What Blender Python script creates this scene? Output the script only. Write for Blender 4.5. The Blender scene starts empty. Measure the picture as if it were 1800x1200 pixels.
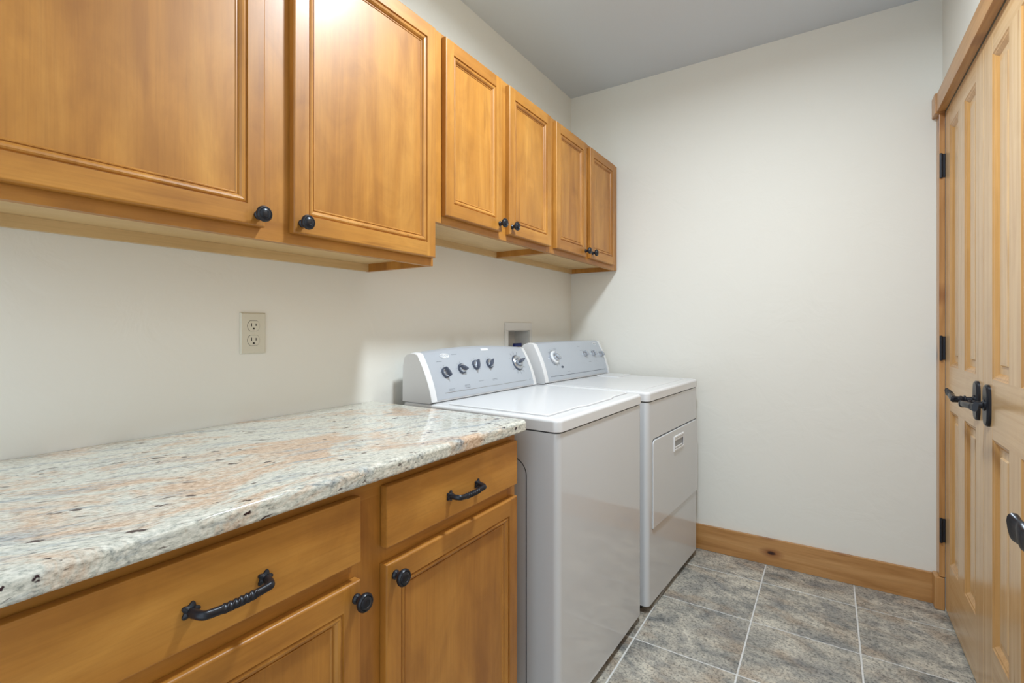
import bpy, bmesh, math, random
from mathutils import Vector, Matrix

random.seed(7)
scn = bpy.context.scene
COL = scn.collection
PI = math.pi

# ------------------------------------------------------------------ camera, world, exposure
FPX = 856.0
cam_d = bpy.data.cameras.new('camera')
cam = bpy.data.objects.new('camera', cam_d)
COL.objects.link(cam)
cam.location = (1.347, 0.0, 1.18)
cam.rotation_euler = (PI / 2, 0, math.atan(556.0 / FPX))
cam_d.sensor_width = 36.0
cam_d.lens = FPX / 1800.0 * 36.0
cam_d.shift_y = -23.0 / 1800.0
cam_d.clip_start = 0.02
scn.camera = cam

world = bpy.data.worlds.new('world')
scn.world = world
world.use_nodes = True
world.node_tree.nodes['Background'].inputs[0].default_value = (0.80, 0.915, 1.0, 1)
world.node_tree.nodes['Background'].inputs[1].default_value = 1.2  # added fill light, entering through the open end of the room

LAMP_POWER = 24.0
LAMP_COLOR = (0.82, 0.925, 1.0)
scn.view_settings.view_transform = 'Standard'
scn.view_settings.look = 'None'
scn.view_settings.exposure = 0.54
scn.view_settings.gamma = 1.0
scn.view_settings.use_curve_mapping = False

# ------------------------------------------------------------------ dimensions (metres)
YB = 2.752          # end wall
XR = 1.757          # right wall
ZC = 2.613          # ceiling
YN = -0.55          # room cut short and left open here to let world light in


# ------------------------------------------------------------------ material helpers
class NT:
    def __init__(self, name):
        self.m = bpy.data.materials.new(name)
        self.m.use_nodes = True
        self.t = self.m.node_tree
        self.b = self.t.nodes['Principled BSDF']

    def n(self, typ, **kw):
        nd = self.t.nodes.new(typ)
        for k, v in kw.items():
            setattr(nd, k, v)
        return nd

    def l(self, a, b):
        self.t.links.new(a, b)

    def coords(self, rand=True, scale=(1, 1, 1), rot=(0, 0, 0)):
        tc = self.n('ShaderNodeTexCoord')
        out = tc.outputs['Object']
        if rand:
            oi = self.n('ShaderNodeObjectInfo')
            sc = self.n('ShaderNodeVectorMath', operation='SCALE')
            sc.inputs[0].default_value = (7.3, 13.1, 9.7)
            self.l(oi.outputs['Random'], sc.inputs['Scale'])
            ad = self.n('ShaderNodeVectorMath', operation='ADD')
            self.l(out, ad.inputs[0])
            self.l(sc.outputs[0], ad.inputs[1])
            out = ad.outputs[0]
        return out

    def mapped(self, src, scale=(1, 1, 1), rot=(0, 0, 0)):
        mp = self.n('ShaderNodeMapping')
        mp.inputs['Scale'].default_value = scale
        mp.inputs['Rotation'].default_value = rot
        self.l(src, mp.inputs['Vector'])
        return mp.outputs[0]

    def noise(self, src, scale=1.0, detail=4.0, rough=0.55, dist=0.0):
        nz = self.n('ShaderNodeTexNoise')
        nz.inputs['Scale'].default_value = scale
        nz.inputs['Detail'].default_value = detail
        nz.inputs['Roughness'].default_value = rough
        nz.inputs['Distortion'].default_value = dist
        self.l(src, nz.inputs['Vector'])
        return nz.outputs[0]

    def ramp(self, src, stops):
        r = self.n('ShaderNodeValToRGB')
        e = r.color_ramp.elements
        while len(e) < len(stops):
            e.new(0.5)
        for el, (p, c) in zip(e, stops):
            el.position = p
            el.color = (*c, 1) if len(c) == 3 else c
        self.l(src, r.inputs[0])
        return r.outputs[0]

    def mix(self, fac, a, b, blend='MIX'):
        mx = self.n('ShaderNodeMix', data_type='RGBA', blend_type=blend)
        for sock, v in ((mx.inputs[0], fac), (mx.inputs[6], a), (mx.inputs[7], b)):
            if isinstance(v, (int, float)):
                sock.default_value = v
            elif isinstance(v, tuple):
                sock.default_value = (*v, 1) if len(v) == 3 else v
            else:
                self.l(v, sock)
        return mx.outputs[2]

    def bump(self, h, strength=0.2, dist=0.002):
        bp = self.n('ShaderNodeBump')
        bp.inputs['Strength'].default_value = strength
        bp.inputs['Distance'].default_value = dist
        self.l(h, bp.inputs['Height'])
        self.l(bp.outputs[0], self.b.inputs['Normal'])

    def set(self, color=None, rough=None, metal=None, spec=None, coat=None, coat_rough=None):
        B = self.b.inputs
        if color is not None:
            if isinstance(color, tuple):
                B['Base Color'].default_value = (*color, 1)
            else:
                self.l(color, B['Base Color'])
        if rough is not None:
            B['Roughness'].default_value = rough
        if metal is not None:
            B['Metallic'].default_value = metal
        if spec is not None:
            B['Specular IOR Level'].default_value = spec
        if coat is not None:
            B['Coat Weight'].default_value = coat
        if coat_rough is not None:
            B['Coat Roughness'].default_value = coat_rough
        return self.m


def plain(name, color, rough=0.5, metal=0.0, **kw):
    return NT(name).set(color=color, rough=rough, metal=metal, **kw)


def axis_scale(axis, along, across):
    return tuple(along if i == axis else across for i in range(3))


def wood(name, axis, c_dark, c_mid, c_light, rough=0.3, blotch=0.5, coat=0.0, pores=0.25, along=1.2, across=10.0, spec=0.4, flecks=0.4):
    w = NT(name)
    src = w.coords()
    n1 = w.noise(w.mapped(src, axis_scale(axis, along, across)), 1.0, 5, 0.55, 0.9)
    col = w.ramp(n1, [(0.25, c_dark), (0.5, c_mid), (0.75, c_light)])
    n3 = w.noise(w.mapped(src, axis_scale(axis, 5.0, 9.0)), 1.0, 5, 0.6, 0.8)
    bl = w.ramp(n3, [(0.34, (0.72, 0.64, 0.54)), (0.62, (1.09, 1.07, 1.04))])
    col = w.mix(blotch, col, bl, 'MULTIPLY')
    n2 = w.noise(w.mapped(src, axis_scale(axis, 5.0, 190.0)), 1.0, 3, 0.6, 0.0)
    fp = w.ramp(n2, [(0.30, (0.62, 0.56, 0.50)), (0.55, (1, 1, 1))])
    col = w.mix(pores, col, fp, 'MULTIPLY')
    n4 = w.noise(w.mapped(src, axis_scale(axis, 2.2, 42.0)), 1.0, 2, 0.5, 0.2)
    st = w.ramp(n4, [(0.24, (0.45, 0.34, 0.24)), (0.31, (1, 1, 1))])
    col = w.mix(flecks, col, st, 'MULTIPLY')
    w.bump(n2, 0.04, 0.001)
    return w.set(color=col, rough=rough, spec=spec, coat=coat, coat_rough=0.22)


MAPLE = ((0.34, 0.132, 0.018), (0.455, 0.197, 0.031), (0.57, 0.278, 0.057))
maple_z = wood('maple_vertical_grain', 2, *MAPLE, rough=0.44, coat=0.12, blotch=0.6, spec=0.5)
maple_y = wood('maple_lengthwise_grain', 1, *MAPLE, rough=0.44, coat=0.12, blotch=0.6, spec=0.5)
maple_x = wood('maple_crosswise_grain', 0, *MAPLE, rough=0.34)
PLY = ((0.62, 0.42, 0.19), (0.68, 0.48, 0.24), (0.73, 0.54, 0.29))
ply_y = wood('pale_plywood', 1, *PLY, rough=0.45, blotch=0.2)
FIR = ((0.52, 0.31, 0.14), (0.61, 0.395, 0.195), (0.68, 0.465, 0.25))
fir_z = wood('fir_vertical_grain', 2, *FIR, rough=0.26, blotch=0.25, pores=0.15, coat=0.25, across=30.0)
fir_y = wood('fir_lengthwise_grain', 1, *FIR, rough=0.26, blotch=0.25, pores=0.15, coat=0.25, across=30.0)
FIRD = ((0.43, 0.215, 0.062), (0.53, 0.285, 0.095), (0.60, 0.345, 0.13))
fir_bead = wood('fir_moulding_grain', 2, *FIRD, rough=0.26, blotch=0.25, pores=0.2, coat=0.25, across=60.0)


def knotty(name, axis):
    w = NT(name)
    src = w.coords()
    n1 = w.noise(w.mapped(src, axis_scale(axis, 1.6, 22.0)), 1.0, 5, 0.55, 1.2)
    col = w.ramp(n1, [(0.25, (0.37, 0.165, 0.045)), (0.5, (0.50, 0.25, 0.083)), (0.75, (0.59, 0.325, 0.13))])
    sp = w.n('ShaderNodeSeparateXYZ')
    w.l(src, sp.inputs[0])
    cb = w.n('ShaderNodeCombineXYZ')
    other = 1 if axis == 2 else 2
    for q, (ax, k) in enumerate(((axis, 3.2), (other, 7.0))):
        mu = w.n('ShaderNodeMath', operation='MULTIPLY')
        w.l(sp.outputs[ax], mu.inputs[0])
        mu.inputs[1].default_value = k
        w.l(mu.outputs[0], cb.inputs[q])
    vo = w.n('ShaderNodeTexVoronoi', voronoi_dimensions='2D')
    vo.inputs['Scale'].default_value = 1.0
    w.l(cb.outputs[0], vo.inputs['Vector'])
    kn = w.ramp(vo.outputs['Distance'], [(0.0, (0.03, 0.014, 0.008)), (0.045, (0.10, 0.04, 0.018)), (0.07, (0.55, 0.40, 0.32)), (0.20, (1, 1, 1))])
    sc = w.n('ShaderNodeSeparateColor')
    w.l(vo.outputs['Color'], sc.inputs[0])
    pk = w.n('ShaderNodeMath', operation='GREATER_THAN')
    w.l(sc.outputs[0], pk.inputs[0])
    pk.inputs[1].default_value = 0.35
    col = w.mix(pk.outputs[0], col, w.mix(1.0, col, kn, 'MULTIPLY'))
    n2 = w.noise(w.mapped(src, axis_scale(axis, 5.0, 170.0)), 1.0, 3, 0.6)
    fp = w.ramp(n2, [(0.30, (0.6, 0.55, 0.5)), (0.55, (1, 1, 1))])
    col = w.mix(0.25, col, fp, 'MULTIPLY')
    return w.set(color=col, rough=0.32, coat=0.2, coat_rough=0.15)


alder_x = knotty('knotty_alder_crosswise', 0)
alder_y = knotty('knotty_alder_lengthwise', 1)
alder_z = knotty('knotty_alder_vertical', 2)


def paint(name, color, bstr, rough=0.75):
    w = NT(name)
    src = w.coords(rand=False)
    a = w.noise(src, 7.0, 5, 0.5, 0.8)
    h = w.ramp(a, [(0.42, (0, 0, 0)), (0.60, (1, 1, 1))])
    b = w.noise(src, 60.0, 2, 0.5)
    hh = w.mix(0.12, h, b)
    w.bump(hh, bstr, 0.004)
    return w.set(color=color, rough=rough, spec=0.3)


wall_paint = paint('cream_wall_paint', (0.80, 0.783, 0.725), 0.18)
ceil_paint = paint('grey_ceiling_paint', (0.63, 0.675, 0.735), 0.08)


def make_granite():
    w = NT('granite')
    src = w.coords(rand=False)
    rotd = w.mapped(src, (1, 1, 1), (0, 0, math.radians(20)))
    warp = w.noise(rotd, 3.0, 3, 0.5)
    off = w.n('ShaderNodeVectorMath', operation='MULTIPLY_ADD')
    w.l(warp, off.inputs[0])
    off.inputs[1].default_value = (0.14, 0.0, 0.0)
    w.l(rotd, off.inputs[2])
    p = off.outputs[0]
    fine = w.noise(w.mapped(p, (210, 80, 210)), 1.0, 4, 0.7)
    col = w.ramp(fine, [(0.28, (0.20, 0.21, 0.20)), (0.42, (0.48, 0.48, 0.42)), (0.56, (0.68, 0.665, 0.59)), (0.78, (0.88, 0.85, 0.77))])
    # rust-tan drifts
    b1 = w.noise(w.mapped(p, (7, 2.8, 7)), 1.0, 7, 0.72, 0.9)
    tan = w.ramp(fine, [(0.28, (0.20, 0.125, 0.08)), (0.45, (0.52, 0.33, 0.21)), (0.72, (0.80, 0.62, 0.46))])
    f1 = w.ramp(b1, [(0.49, (0, 0, 0)), (0.60, (0.85, 0.85, 0.85))])
    col = w.mix(f1, col, tan)
    # blue-grey streaks
    b2 = w.noise(w.mapped(p, (36, 4.5, 36)), 1.0, 6, 0.66, 0.3)
    blu = w.ramp(fine, [(0.3, (0.085, 0.11, 0.135)), (0.6, (0.40, 0.45, 0.47))])
    f2 = w.ramp(b2, [(0.53, (0, 0, 0)), (0.66, (0.8, 0.8, 0.8))])
    col = w.mix(f2, col, blu)
    # broken dark lines
    b3 = w.noise(w.mapped(p, (95, 20, 95)), 1.0, 4, 0.62, 0.5)
    f3 = w.ramp(b3, [(0.62, (0, 0, 0)), (0.68, (0.85, 0.85, 0.85))])
    col = w.mix(f3, col, (0.085, 0.065, 0.06))
    # purple-black garnets, thinly scattered
    jit = w.noise(p, 90.0, 2, 0.5)
    jo = w.n('ShaderNodeVectorMath', operation='MULTIPLY_ADD')
    w.l(jit, jo.inputs[0])
    jo.inputs[1].default_value = (0.016, 0.03, 0.016)
    w.l(p, jo.inputs[2])
    vo = w.n('ShaderNodeTexVoronoi')
    vo.inputs['Scale'].default_value = 1.0
    w.l(w.mapped(jo.outputs[0], (70, 34, 70)), vo.inputs['Vector'])
    sepd = w.n('ShaderNodeSeparateColor')
    w.l(vo.outputs['Color'], sepd.inputs[0])
    pick = w.n('ShaderNodeMath', operation='GREATER_THAN')
    w.l(sepd.outputs[0], pick.inputs[0])
    pick.inputs[1].default_value = 0.915
    rim = w.ramp(vo.outputs['Distance'], [(0.26, (1, 1, 1)), (0.34, (0, 0, 0))])
    f4 = w.mix(1.0, rim, pick.outputs[0], 'MULTIPLY')
    col = w.mix(f4, col, (0.035, 0.016, 0.020))
    return w.set(color=col, rough=0.10, spec=0.5)


granite = make_granite()


def make_tile():
    w = NT('slate_tile')
    src = w.coords()
    r = w.mapped(src, (1, 1, 1), (0, 0, math.radians(12)))
    a = w.noise(w.mapped(r, (7.0, 9.5, 6)), 1.0, 9, 0.74, 0.5)
    col = w.ramp(a, [(0.30, (0.11, 0.115, 0.115)), (0.42, (0.27, 0.265, 0.245)), (0.53, (0.44, 0.41, 0.355)), (0.66, (0.66, 0.62, 0.53))])
    b = w.noise(w.mapped(r, (3.5, 6.5, 5)), 1.3, 4, 0.55, 0.5)
    f = w.ramp(b, [(0.50, (0, 0, 0)), (0.66, (0.55, 0.55, 0.55))])
    col = w.mix(f, col, (0.36, 0.265, 0.185))
    c = w.noise(w.mapped(r, (4.2, 7.5, 4)), 1.0, 5, 0.6, 0.5)
    g = w.ramp(c, [(0.55, (0, 0, 0)), (0.70, (0.5, 0.5, 0.5))])
    col = w.mix(g, col, (0.13, 0.145, 0.165))
    d = w.noise(src, 110.0, 4, 0.7)
    sp = w.ramp(d, [(0.36, (0.35, 0.35, 0.36)), (0.50, (1, 1, 1)), (0.66, (1.25, 1.22, 1.16))])
    col = w.mix(0.85, col, sp, 'MULTIPLY')
    # thin clefts
    e = w.noise(w.mapped(r, (2.2, 7.0, 3)), 1.0, 3, 0.5, 1.2)
    cl = w.ramp(e, [(0.492, (1, 1, 1)), (0.4985, (0.28, 0.27, 0.26)), (0.505, (1, 1, 1))])
    col = w.mix(0.55, col, cl, 'MULTIPLY')
    w.bump(a, 0.35, 0.004)
    return w.set(color=col, rough=0.42, spec=0.4)


tile_mat = make_tile()
grout = NT('pale_grout')
grout.set(color=grout.ramp(grout.noise(grout.coords(rand=False), 90, 3), [(0.3, (0.58, 0.57, 0.55)), (0.7, (0.72, 0.71, 0.69))]), rough=0.85)
grout = grout.m
enamel = plain('white_enamel', (0.65, 0.66, 0.68), 0.06, spec=0.6)
enamel_top = plain('white_porcelain_top', (0.74, 0.74, 0.75), 0.2, spec=0.5)
plastic_white = plain('white_plastic', (0.78, 0.78, 0.79), 0.35)
panel_grey = plain('silver_blue_panel', (0.50, 0.54, 0.60), 0.36, 0.25)
panel_print = plain('dark_print', (0.10, 0.12, 0.16), 0.6)
panel_light = plain('pale_print', (0.80, 0.82, 0.85), 0.4)
knob_steel = plain('brushed_steel', (0.52, 0.55, 0.60), 0.25, 0.85)
knob_dark = plain('dark_blue_grey_plastic', (0.075, 0.09, 0.13), 0.3)
iron = NT('black_iron')
iron.bump(iron.noise(iron.coords(rand=False), 140, 3), 0.12, 0.001)
iron = iron.set(color=(0.012, 0.014, 0.021), rough=0.34, metal=0.35, spec=0.6)
ivory = plain('ivory_plastic', (0.66, 0.63, 0.53), 0.35)
slot_dark = plain('dark_slot', (0.012, 0.010, 0.010), 0.7)
lid_gap_grey = plain('grey_lid_gap', (0.34, 0.34, 0.35), 0.5)
seam_dark = plain('dark_seam', (0.05, 0.05, 0.055), 0.6)
black_base = plain('black_base', (0.016, 0.012, 0.010), 0.6)
box_white = plain('white_box_plastic', (0.72, 0.71, 0.68), 0.4)
valve_blue = plain('blue_valve', (0.012, 0.03, 0.22), 0.4)
brass = plain('brass_valve', (0.5, 0.36, 0.14), 0.3, 0.9)
lamp_white = plain('white_trim_ring', (0.8, 0.8, 0.78), 0.4)
lamp_glow = NT('lamp_glow')
lamp_glow.b.inputs['Emission Color'].default_value = (*LAMP_COLOR, 1)
lamp_glow.b.inputs['Emission Strength'].default_value = 12.0
lamp_glow = lamp_glow.m


# ------------------------------------------------------------------ mesh helpers
def link(name, me, mat, parent=None, smooth=None):
    if mat is not None:
        for m in (mat if isinstance(mat, (list, tuple)) else [mat]):
            me.materials.append(m)
    if smooth is not None:
        me.polygons.foreach_set('use_smooth', [True] * len(me.polygons))
        me.set_sharp_from_angle(angle=math.radians(smooth))
    o = bpy.data.objects.new(name, me)
    COL.objects.link(o)
    o.parent = parent
    if smooth is not None:
        wn = o.modifiers.new('weighted_normals', 'WEIGHTED_NORMAL')
        wn.keep_sharp = True
        wn.weight = 100
    return o


def bm_link(name, bm, mat, parent=None, smooth=None):
    bmesh.ops.recalc_face_normals(bm, faces=bm.faces[:])
    me = bpy.data.meshes.new(name)
    bm.to_mesh(me)
    bm.free()
    return link(name, me, mat, parent, smooth)


def add_box(bm, lo, hi):
    vs = [bm.verts.new((x, y, z)) for x in (lo[0], hi[0]) for y in (lo[1], hi[1]) for z in (lo[2], hi[2])]
    for f in ((0, 1, 3, 2), (4, 6, 7, 5), (0, 4, 5, 1), (2, 3, 7, 6), (0, 2, 6, 4), (1, 5, 7, 3)):
        bm.faces.new([vs[i] for i in f])
    return vs


def box(name, lo, hi, mat, parent=None, bevel=0.0, seg=2):
    bm = bmesh.new()
    add_box(bm, lo, hi)
    if bevel:
        bmesh.ops.bevel(bm, geom=bm.edges[:], offset=bevel, segments=seg, affect='EDGES', profile=0.5)
    return bm_link(name, bm, mat, parent, 40 if bevel else None)


def loft(name, rings, mat, parent=None, caps=True, smooth=35, closed=True, mtx=None):
    bm = bmesh.new()
    vr = [[bm.verts.new(mtx @ Vector(p) if mtx else p) for p in r] for r in rings]
    n = len(rings[0])
    for a, b in zip(vr, vr[1:]):
        for i in range(n if closed else n - 1):
            j = (i + 1) % n
            try:
                bm.faces.new((a[i], a[j], b[j], b[i]))
            except ValueError:
                pass
    if caps:
        bm.faces.new(vr[0])
        bm.faces.new(vr[-1])
    bmesh.ops.remove_doubles(bm, verts=bm.verts[:], dist=1e-6)
    return bm_link(name, bm, mat, parent, smooth)


def lathe(name, prof, mat, parent=None, mtx=None, n=24, smooth=35):
    """prof: (radius, height) pairs; revolved about local Z"""
    rings = []
    for r, h in prof:
        r = max(r, 0.00005)
        rings.append([(r * math.cos(2 * PI * k / n), r * math.sin(2 * PI * k / n), h) for k in range(n)])
    return loft(name, rings, mat, parent, True, smooth, True, mtx)


def sweep(name, pts, secs, mat, parent=None, up=(0, 0, 1), smooth=50):
    """pts: centre line; secs: for each point (half width, half height, roll, exponent) of a super-ellipse section"""
    rings = []
    n = 16
    P = [Vector(p) for p in pts]
    for i, p in enumerate(P):
        t = (P[min(i + 1, len(P) - 1)] - P[max(i - 1, 0)]).normalized()
        u = Vector(up)
        side = t.cross(u).normalized()
        u = side.cross(t).normalized()
        w, h, roll, ex = secs[i]
        ring = []
        for k in range(n):
            a = 2 * PI * k / n
            ca, sa = math.cos(a), math.sin(a)
            x = w * math.copysign(abs(ca) ** ex, ca)
            y = h * math.copysign(abs(sa) ** ex, sa)
            xr = x * math.cos(roll) - y * math.sin(roll)
            yr = x * math.sin(roll) + y * math.cos(roll)
            ring.append(tuple(p + side * xr + u * yr))
        rings.append(ring)
    return loft(name, rings, mat, parent, True, smooth)


def ring_frame(name, y0, y1, z0, z1, x, rings, mat, parent, sign=1.0, fill=False):
    """mitred moulding round a rectangle of the YZ plane: rings of (inset, height) outwards along sign*X"""
    rr = []
    for d, h in rings:
        X = x + sign * h
        rr.append([(X, y0 + d, z0 + d), (X, y1 - d, z0 + d), (X, y1 - d, z1 - d), (X, y0 + d, z1 - d)])
    bm = bmesh.new()
    vr = [[bm.verts.new(p) for p in r] for r in rr]
    for a, b in zip(vr, vr[1:]):
        for i in range(4):
            j = (i + 1) % 4
            bm.faces.new((a[i], a[j], b[j], b[i]))
    if fill:
        bm.faces.new(vr[-1])
    for f in bm.faces:
        f.normal_update()
    o_me = bpy.data.meshes.new(name)
    if fill:
        c = vr[-1]
    # orient towards sign*X
    fs = [f for f in bm.faces]
    flip = [f for f in fs if f.normal.x * sign < -1e-6]
    if len(flip) > len(fs) / 2:
        bmesh.ops.reverse_faces(bm, faces=fs)
    bm.to_mesh(o_me)
    bm.free()
    return link(name, o_me, mat, parent)


def tag(o, label, cat=None, group=None, kind=None):
    o['label'] = label
    if cat:
        o['category'] = cat
    if group:
        o['group'] = group
    if kind:
        o['kind'] = kind
    return o


def empty(name, loc, rz=0.0):
    o = bpy.data.objects.new(name, None)
    o.empty_display_size = 0.1
    COL.objects.link(o)
    o.location = loc
    o.rotation_euler = (0, 0, rz)
    return o


# rotation that carries local Z onto +X, local X onto -Z... used by knobs that face into the room
def face_x(x, y, z, sign=1.0):
    return Matrix.Translation((x, y, z)) @ Matrix.Rotation(sign * PI / 2, 4, 'Y')


# ------------------------------------------------------------------ structure
YH = -2.2             # unseen floor stretch added behind the camera to block world light from below
floor = tag(box('floor', (-0.1, YH, -0.06), (2.45, YB + 0.1, -0.002), grout), 'tiled floor of grey and tan slate squares with pale grout', 'floor', kind='structure')
PITCH, GAP = 0.360, 0.006
tile_cache = {}
X0, Y0 = 1.0855, 2.532


def tile_mesh(w, h):
    key = (round(w, 4), round(h, 4))
    if key not in tile_cache:
        bm = bmesh.new()
        add_box(bm, (0, 0, -0.008), (w, h, 0.0))
        top = [e for e in bm.edges if all(v.co.z > -0.001 for v in e.verts)]
        bmesh.ops.bevel(bm, geom=top, offset=0.0016, segments=1, affect='EDGES')
        bmesh.ops.recalc_face_normals(bm, faces=bm.faces[:])
        me = bpy.data.meshes.new('tile')
        bm.to_mesh(me)
        bm.free()
        me.materials.append(tile_mat)
        tile_cache[key] = me
    return tile_cache[key]


for i in range(-4, 3):
    for j in range(-13, 2):
        xa, xb = X0 + (i - 1) * PITCH + GAP / 2, X0 + i * PITCH - GAP / 2
        ya, yb = Y0 + (j - 1) * PITCH + GAP / 2, Y0 + j * PITCH - GAP / 2
        xa, xb = max(xa, 0.0), min(xb, XR + 0.03)
        ya, yb = max(ya, YH), min(yb, YB - 0.002)
        if xb - xa < 0.02 or yb - ya < 0.02:
            continue
        t = bpy.data.objects.new('tile', tile_mesh(xb - xa, yb - ya))
        COL.objects.link(t)
        t.parent = floor
        t.location = (xa, ya, random.uniform(-0.0006, 0.0004))

# left wall with a hole for the supply box
SBY0, SBY1, SBZ0, SBZ1 = 2.028, 2.238, 1.00, 1.170
bm = bmesh.new()
add_box(bm, (-0.12, YN, 0), (0, SBY0, ZC))
add_box(bm, (-0.12, SBY1, 0), (0, YB + 0.12, ZC))
add_box(bm, (-0.12, SBY0, SBZ1), (0, SBY1, ZC))
add_box(bm, (-0.12, SBY0, 0), (0, SBY1, SBZ0))
tag(bm_link('wall_left', bm, wall_paint), 'cream plaster wall behind the cabinets and laundry machines', 'wall', kind='structure')
tag(box('wall_back', (0.0, YB, 0), (2.45, YB + 0.12, ZC), wall_paint), 'plain cream plaster end wall beyond the dryer', 'wall', kind='structure')
DA0, DA1, DB0, DB1, DH = 2.095, 2.690, 1.500, 2.095, 2.088      # closet leaves
DC0, DC1 = 0.47, 1.195                                          # nearer opening
bm = bmesh.new()
for (a, b, z0) in ((YN, DC0, 0), (DC0, DC1, DH + 0.01), (DC1, DB0 - 0.004, 0), (DB0 - 0.004, DA1 + 0.004, DH + 0.006), (DA1 + 0.004, YB, 0)):
    add_box(bm, (XR, a, z0), (XR + 0.11, b, ZC))
tag(bm_link('wall_right', bm, wall_paint), 'cream wall above the pair of panelled closet doors', 'wall', kind='structure')
bm = bmesh.new()
add_box(bm, (2.35, 0.2, 0), (2.45, YB, ZC))
add_box(bm, (XR + 0.11, 0.2, 0), (2.35, 0.3, ZC))
tag(bm_link('wall_closet', bm, wall_paint), 'plain wall at the back of the closet', 'wall', kind='structure')
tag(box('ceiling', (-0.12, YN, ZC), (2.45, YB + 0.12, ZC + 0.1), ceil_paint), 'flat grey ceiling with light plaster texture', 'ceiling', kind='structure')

bb = tag(box('baseboard_back', (0.0, YB - 0.017, 0.0), (1.722, YB - 0.0005, 0.131), alder_x, None, 0.0025), 'knotty honey wood baseboard along the end wall', 'baseboard', kind='structure')

# door casing on the right wall
tr = tag(empty('trim_1', (XR, DA1, 0)), 'knotty wood casing and header round the closet doors', 'door casing', kind='structure')


def lb(name, lo, hi, mat, par, root, bevel=0.002):
    L = root.location
    return box(name, tuple(a - b for a, b in zip(lo, L)), tuple(a - b for a, b in zip(hi, L)), mat, par, bevel)


lb('casing_board', (XR - 0.020, DA1, 0.14), (XR - 0.0004, YB - 0.001, 2.085), alder_z, tr, tr)
lb('plinth_block', (XR - 0.036, DA1 - 0.003, 0.0), (XR - 0.0004, YB - 0.001, 0.138), alder_z, tr, tr, 0.006)
lb('head_block', (XR - 0.036, DA1 - 0.010, 2.080), (XR - 0.0004, YB - 0.001, 2.165), alder_z, tr, tr, 0.003)
lb('header_board', (XR - 0.030, DB0 - 0.05, 2.084), (XR - 0.0004, DA1 - 0.012, 2.160), alder_y, tr, tr, 0.003)
lb('casing_board', (XR - 0.020, DB0 - 0.075, 0.14), (XR - 0.0004, DB0 - 0.002, 2.082), alder_z, tr, tr)
lb('plinth_block', (XR - 0.036, DB0 - 0.08, 0.0), (XR - 0.0004, DB0 - 0.002, 0.138), alder_z, tr, tr, 0.006)


# ------------------------------------------------------------------ panelled room doors
STICK = [(0.0, 0.0), (0.004, -0.0025), (0.008, -0.0035), (0.014, -0.0075), (0.020, -0.012)]
FIELD = [(0.0, 0.0), (0.022, 0.0), (0.026, 0.0045), (0.034, 0.0050)]


def lever(root, par, y, z, dirn, length=0.135, cant=0.0, flare=1.0):
    """iron lever set in the leaf's local frame: face at x=0, room side is -x, lever runs along +y*dirn"""
    prof = []
    plate = []
    n = 32
    # long plate with clipped ends, bevelled towards the room
    for (dx, k) in ((0.0, 1.0), (-0.006, 1.0), (-0.010, 0.82)):
        ring = []
        for q in range(n):
            a = 2 * PI * q / n
            ca, sa = math.cos(a), math.sin(a)
            ring.append((dx, y + 0.030 * k * math.copysign(abs(ca) ** 0.75, ca), z + 0.064 * (k if k == 1 else 0.93) * math.copysign(abs(sa) ** 0.62, sa)))
        plate.append(ring)
    pl = loft('handle_plate', plate, iron, par, True, 30)
    m = Matrix.Translation((-0.009, y, z)) @ Matrix.Rotation(-PI / 2, 4, 'Y')
    lathe('handle_neck', [(0.017, 0.0), (0.017, 0.004), (0.011, 0.007), (0.010, 0.020), (0.0135, 0.022), (0.0135, 0.026), (0.010, 0.028), (0.0125, 0.032), (0.0125, 0.036), (0.0105, 0.038), (0.0105, 0.056), (0.006, 0.060)], iron, pl, m, 20)
    pts, secs = [], []
    N = 34
    for i in range(N + 1):
        t = i / N
        yy = y + dirn * (-0.010 + (length + 0.010) * t)
        xx = -0.056 + cant * 0.25 - cant * t - 0.004 * math.sin(2 * PI * t)
        zz = z + 0.010 * t ** 1.5 + 0.002 * math.sin(2 * PI * t)
        h = 0.0085 + 0.0010 * t
        w = 0.0085
        if t > 0.62:
            q = (t - 0.62) / 0.38
            h = 0.0095 + 0.0045 * flare * q + 0.0012 * math.sin(q * PI * 6.2) * (1 if q < 0.9 else 0.3)
            w = 0.0075 - 0.002 * q + 0.0012 * math.sin(q * PI * 6.2 + 1.0)
        if i == 0:
            w = h = 0.0065
        pts.append((xx, yy, zz))
        secs.append((w, h, 0.5 * max(0, t - 0.6), 0.72))
    sweep('lever', pts, secs, iron, pl)


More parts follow.
